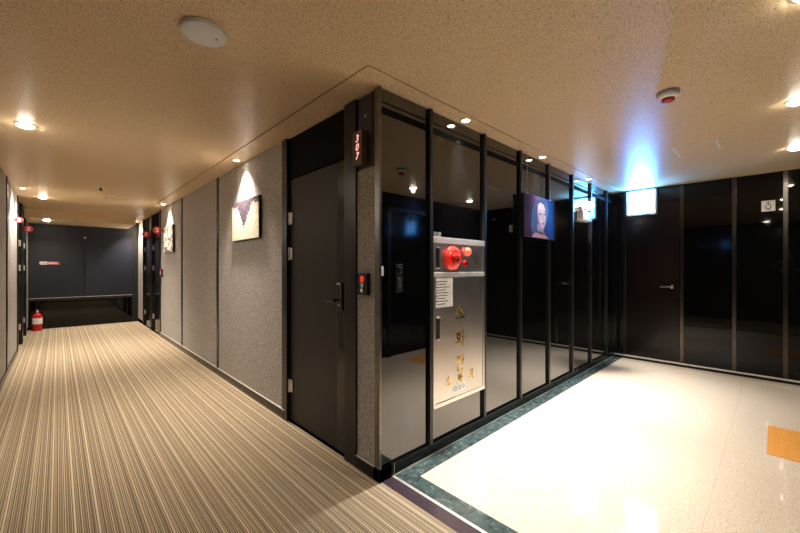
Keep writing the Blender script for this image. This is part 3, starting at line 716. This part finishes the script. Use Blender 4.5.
# ------------------------------------------------------------------ ceiling fittings
ap = thing('ceiling_access_point', 'pale blue-white round disc on the ceiling near the viewer', 'access point', (.488, 1.826, HC))
MB().lathe((.488, 1.826, HC - .001), (0, 0, -1), [(.094, 0), (.097, .006), (.094, .020), (.080, .028), (.05, .032), (0, .033)], 48).build('shell', M['coolwhite'], ap, True)
MB().lathe((.535, 1.80, HC - .0325), (0, 0, -1), [(.005, 0), (.005, .002), (0, .002)], 12).build('indicator_dot', M['redp'], ap)
sd = thing('heat_detector', 'round grey and white detector with red base on lobby ceiling', 'fire detector', (2.757, .461, HC))
MB().lathe((2.757, .461, HC - .001), (0, 0, -1), [(.060, 0), (.062, .012), (.056, .020)], 36).build('mounting_ring', M['greyp'], sd, True)
MB().lathe((2.757, .461, HC - .021), (0, 0, -1), [(.054, 0), (.052, .014), (.040, .022)], 36).build('white_collar', M['white'], sd, True)
MB().lathe((2.757, .461, HC - .043), (0, 0, -1), [(.036, 0), (.034, .014), (.022, .022), (0, .024)], 36).build('red_cap', M['redp'], sd, True)
def hatch(x0, x1, y0, y1, label):
    t = thing('access_hatch', label, 'ceiling hatch', ((x0 + x1) / 2, (y0 + y1) / 2, HC), 'ceiling access hatches')
    w = .014; z0, z1 = HC - .005, HC - .0005
    MB().box(x0, x1, y0, y0 + w, z0, z1).box(x0, x1, y1 - w, y1, z0, z1).box(x0, x0 + w, y0 + w, y1 - w, z0, z1).box(x1 - w, x1, y0 + w, y1 - w, z0, z1).build('white_frame', M['white'], t)
    B(x0 + w + .003, x1 - w - .003, y0 + w + .003, y1 - w - .003, HC - .003, HC - .0005).build('hatch_panel', M['ceiling'], t)
hatch(4.07, 4.44, .34, .655, 'white framed access hatch on the lobby ceiling')
hatch(.50, .84, 6.98, 7.33, 'thin framed access hatch on the far corridor ceiling')
sk = thing('sprinkler', 'small sprinkler head on the corridor ceiling before the hatch', 'sprinkler', (.42, 6.33, HC))
MB().lathe((.42, 6.33, HC - .001), (0, 0, -1), [(.042, 0), (.042, .004), (.018, .010)], 24).build('rose', M['white'], sk, True)
MB().lathe((.42, 6.33, HC - .011), (0, 0, -1), [(.012, 0), (.010, .03), (.024, .034), (.024, .038), (0, .038)], 20).build('nozzle', M['blackp'], sk, True)

LIGHTS = []
def fitting(name, label, group, loc, r, lensmat, power, cone, blend, col, tilt=(0, 0), soft=.03):
    t = thing(name, label, 'ceiling light', loc, group); x, y, z = loc
    MB().lathe((x, y, z - .0008), (0, 0, -1), [(r, 0), (r, .004), (r * .84, .007), (r * .80, .003)], 28).build('trim_ring', M['white'], t, True)
    dp = .022 if lensmat == 'lens' else .006
    MB().lathe((x, y, z - .002), (0, 0, -1), [(r * .79, 0), (r * .74, dp * .45), (r * .5, dp * .85), (0, dp)], 28).build('lens', M[lensmat], t, True)
    ld = bpy.data.lights.new('lamp', 'SPOT'); ld.energy = power; ld.spot_size = math.radians(cone); ld.spot_blend = blend; ld.color = col; ld.shadow_soft_size = soft
    lo = bpy.data.objects.new('lamp', ld); COL.objects.link(lo); lo.parent = t; lo.location = (0, 0, -.045)
    lo.rotation_euler = (math.radians(tilt[0]), math.radians(tilt[1]), 0)
    return t
WARM = (1, .87, .72); SOFT = (1, .87, .70)
G1, G2, G3 = 'corridor downlights', 'wall spotlights', 'lobby downlights'
fitting('downlight', 'large bright downlight on corridor ceiling, nearest the viewer', G1, (-.18, 3.98, HC), .062, 'lens', 20, 160, .8, SOFT)
fitting('downlight', 'second bright downlight along the corridor ceiling', G1, (-.17, 7.83, HC), .062, 'lens', 30, 160, .8, SOFT)
fitting('downlight', 'bright downlight under the far ceiling box, before the navy end wall', G1, (-.16, 9.85, 2.24), .062, 'lens', 32, 150, .8, SOFT)
fitting('downlight', 'corridor downlight above the photographer', G1, (-.18, .13, HC), .062, 'lens', 15, 160, .8, SOFT)
fitting('spotlight', 'small ceiling spotlight above the cream and plum print', G2, (1.318, 3.80, HC + .004), .036, 'spotlens', 120, 100, 1.0, WARM, (0, 3), .055)
fitting('spotlight', 'small ceiling spotlight above the dark swirl print', G2, (1.318, 7.30, HC + .004), .036, 'spotlens', 120, 100, 1.0, WARM, (0, 3), .055)
fitting('spotlight', 'small ceiling spotlight at the far end of the right corridor wall', G2, (1.318, 10.35, HC + .004), .036, 'spotlens', 110, 110, .9, WARM)
fitting('spotlight', 'small ceiling spotlight over the left corridor wall', G2, (XL + .10, 7.15, HC), .036, 'spotlens', 80, 116, .9, WARM)
fitting('spotlight', 'small ceiling spotlight above the hydrant cabinet', G2, (2.20, 1.592, HC + .004), .036, 'spotlens', 165, 66, 1.0, (1, .95, .88), (-7, 0))
fitting('spotlight', 'small ceiling spotlight above the violet portrait', G2, (3.475, 1.592, HC + .004), .036, 'spotlens', 165, 66, 1.0, (1, .95, .88), (-7, 0))
fitting('spotlight', 'small ceiling spotlight beside the white emergency light', G2, (4.74, 1.592, HC + .004), .036, 'spotlens', 165, 66, 1.0, (1, .95, .88), (-7, 0))
fitting('downlight', 'lobby downlight at the right edge, nearer the viewer', G3, (3.52, -.10, HC), .055, 'lens', 25, 160, .8, SOFT)
fitting('downlight', 'lobby downlight at the right edge, farther from the viewer', G3, (4.87, -.13, HC), .055, 'lens', 25, 160, .8, SOFT)
fitting('downlight', 'lobby downlight behind the viewer, by the corridor', G3, (2.17, -.10, HC), .055, 'lens', 25, 160, .8, SOFT)

# ------------------------------------------------------------------ photographer (mirrored in the far glass wall)
def skin_mesh(name, verts, edges, radii, mat, parent, root=0, sub=1, rad2=None):
    me = bpy.data.meshes.new(name); me.from_pydata([Vector(v) for v in verts], edges, [])
    o = bpy.data.objects.new(name, me); COL.objects.link(o)
    sm = o.modifiers.new('s', 'SKIN'); sm.use_smooth_shade = True
    for i, r in enumerate(radii):
        d_ = me.skin_vertices[0].data[i]; d_.radius = r if isinstance(r, tuple) else (r, r); d_.use_root = (i == root)
    ss = o.modifiers.new('u', 'SUBSURF'); ss.levels = ss.render_levels = sub
    dg = bpy.context.evaluated_depsgraph_get(); dg.update()
    m2 = bpy.data.meshes.new_from_object(o.evaluated_get(dg)); bpy.data.objects.remove(o); bpy.data.meshes.remove(me)
    for p in m2.polygons: p.use_smooth = True
    m2.materials.clear(); m2.materials.append(mat); m2.name = name
    o2 = bpy.data.objects.new(name, m2); COL.objects.link(o2)
    if parent: o2.parent = parent
    return o2
# local frame: faces +x, left side is +y; feet on z = 0; stands with a camera held before the chest
ps = thing('person', 'person in black jacket and dark jeans holding a camera, mirrored in far glass', 'person', (-.25, -.24, 0))
V = [(0, 0, .95), (0, 0, 1.10), (.0, 0, 1.28), (.0, 0, 1.42), (.01, 0, 1.50), (.025, 0, 1.56), (.03, 0, 1.64), (.03, 0, 1.69)]
E_ = [(i, i + 1) for i in range(7)]
R = [(.07, .055), (.07, .055), (.08, .06), (.06, .05), (.052, .052), (.062, .066), (.080, .092), (.055, .065)]
def add(pts, rs, start):
    k = start
    for p, r in zip(pts, rs):
        V.append(p); R.append(r); E_.append((k, len(V) - 1)); k = len(V) - 1
    return k
hands = {}
for s in (1, -1):
    add([(0, s * .10, .90), (.015, s * .11, .50), (-.01, s * .12, .10), (.0, s * .12, .05), (.09, s * .14, .035)], [.050, .048, .042, .045, .04], 0)
    h = add([(0, s * .17, 1.41), (.02, s * .24, 1.16), (.13, s * .13 - .02, 1.235)], [.034, .034, .028], 3)
    hands[s] = h
    p = Vector((.165, s * .095 - .025, 1.27)); k = add([tuple(p)], [(.030, .022)], h)
    for f, (dz, L) in enumerate(((.030, .070), (.010, .078), (-.010, .073), (-.028, .058))):
        add([tuple(p + Vector((.020, -s * .010, dz * .8))), tuple(p + Vector((.020 + L * .35, -s * .018, dz))), tuple(p + Vector((.030 + L * .35, -s * .018 - s * L * .45, dz)))], [.0095, .009, .0075], k)
    add([tuple(p + Vector((.000, -s * .020, -.02))), tuple(p + Vector((.010, -s * .05, -.012)))], [.011, .009], k)
body = skin_mesh('body', V, E_, R, M['skin'], ps)
# face
hx = ps
for s in (1, -1):
    MB().lathe(Vector((-.25 + .102, -.24 + s * .032, 1.625)), (1, 0, 0), [(.012, 0), (.010, .006), (0, .009)], 12).build('eye', M['ink'], ps, True)
    MB().lathe(Vector((-.25 + .03, -.24 + s * .080, 1.605)), (0, s, 0), [(.010, 0), (.026, .006), (.022, .014), (0, .012)], 14).build('ear', M['skin'], ps, True)
MB().tube([(-.25 + .105, -.24, 1.625), (-.25 + .122, -.24, 1.60), (-.25 + .125, -.24, 1.585), (-.25 + .10, -.24, 1.578)], [.008, .012, .015, .010], 10).build('nose', M['skin'], ps, True)
MB().tube([(-.25 + .102, -.24 - .022, 1.552), (-.25 + .110, -.24, 1.555), (-.25 + .102, -.24 + .022, 1.552)], [.004, .007, .004], 8).build('mouth', M['plip'], ps, True)
mbh = MB()
tb = bmesh.new(); bmesh.ops.create_icosphere(tb, subdivisions=3, radius=1)
for v in tb.verts:
    x, y, z = v.co; v.co = Vector((-.25 + .015 + x * .105, -.24 + y * .096, 1.655 + z * .098 - (.05 if x < -.3 and z < 0 else 0)))
bmesh.ops.delete(tb, geom=[v for v in tb.verts if v.co.x > -.25 + .060 and v.co.z < 1.675 or v.co.z < 1.56], context='VERTS')
mbh._merge(tb); mbh.build('hair', M['hair'], ps, True)
def cloth(name, verts, edges, radii, mat): return skin_mesh(name, verts, edges, radii, mat, ps)
jv = [(0, 0, .82), (0, 0, 1.0), (0, 0, 1.14), (.0, 0, 1.28), (.0, 0, 1.42), (.0, 0, 1.485)]
je = [(i, i + 1) for i in range(5)]; jr = [(.185, .135), (.18, .13), (.175, .125), (.185, .13), (.15, .105), (.075, .07)]
for s in (1, -1):
    n0 = len(jv); jv += [(0, s * .10, 1.415), (0, s * .185, 1.40), (.02, s * .245, 1.155), (.115, s * .143 - .018, 1.225)]; jr += [.10, .082, .066, .048]
    je += [(4, n0), (n0, n0 + 1), (n0 + 1, n0 + 2), (n0 + 2, n0 + 3)]
cloth('jacket', jv, je, jr, M['jacket'])
tv = [(0, 0, 1.0), (0, 0, .90)]; te = [(0, 1)]; tr = [(.165, .12), (.17, .125)]
for s in (1, -1):
    n0 = len(tv); tv += [(0, s * .10, .80), (.015, s * .11, .50), (-.01, s * .12, .10)]; tr += [.112, .080, .066]; te += [(1, n0), (n0, n0 + 1), (n0 + 1, n0 + 2)]
cloth('jeans', tv, te, tr, M['jeans'])
for s in (1, -1):
    skin_mesh('shoe', [(-.04, s * .12, .055), (.04, s * .13, .052), (.13, s * .145, .045)], [(0, 1), (1, 2)], [(.050, .050), (.050, .048), (.042, .038)], M['blackp'], ps)
# the camera in the hands
vd = Vector((math.sin(math.radians(43.69)), math.cos(math.radians(43.69)), 0))
cb = thing('photo_camera', 'black camera held in the hands of the mirrored person', 'camera', (-.062, -.264, 1.255))
rt = Vector((vd.y, -vd.x, 0)); vd = Vector((1, 0, 0)); rt = Vector((0, -1, 0)); o_ = Vector((-.062, -.264, 1.3))
def obox(w, d, z0, z1, off=0):
    mb = MB(); c = o_ - vd * off
    mb.prism([(-w / 2, -d / 2), (w / 2, -d / 2), (w / 2, d / 2), (-w / 2, d / 2)], (c.x, c.y, 1.3 + z0), rt, vd, z1 - z0); return mb
obox(.13, .045, -.045, .04).build('camera_body', M['blackp'], cb)
obox(.05, .04, .04, .062).build('viewfinder_hump', M['blackp'], cb)
MB().lathe(o_ + vd * .0225, vd, [(.034, 0), (.036, .01), (.036, .045), (.032, .05), (.030, .046), (0, .044)], 28).build('lens_barrel', M['blackp'], cb, True)

# ------------------------------------------------------------------ world, camera
w = bpy.data.worlds.new('world'); S.world = w; w.use_nodes = True
w.node_tree.nodes['Background'].inputs[0].default_value = (.0, .0, .0, 1); w.node_tree.nodes['Background'].inputs[1].default_value = 0
cd = bpy.data.cameras.new('camera'); co = bpy.data.objects.new('camera', cd); COL.objects.link(co)
cd.sensor_width = 36; cd.lens = 358 / 800 * 36; cd.clip_start = .01; cd.clip_end = 60
cd.shift_y = (268 - 266.5) / 800
co.location = (0, 0, 1.30); co.rotation_euler = (PI / 2, 0, -math.radians(43.69))
S.camera = co
S.view_settings.view_transform = 'Standard'; S.view_settings.look = 'None'; S.view_settings.gamma = 1; S.view_settings.use_curve_mapping = False
S.view_settings.exposure = 1.32
S.cycles.use_denoising = True
S.cycles.max_bounces = 10; S.cycles.diffuse_bounces = 6; S.cycles.glossy_bounces = 6
S.cycles.sample_clamp_indirect = 6
S.cycles.caustics_reflective = False; S.cycles.caustics_refractive = False
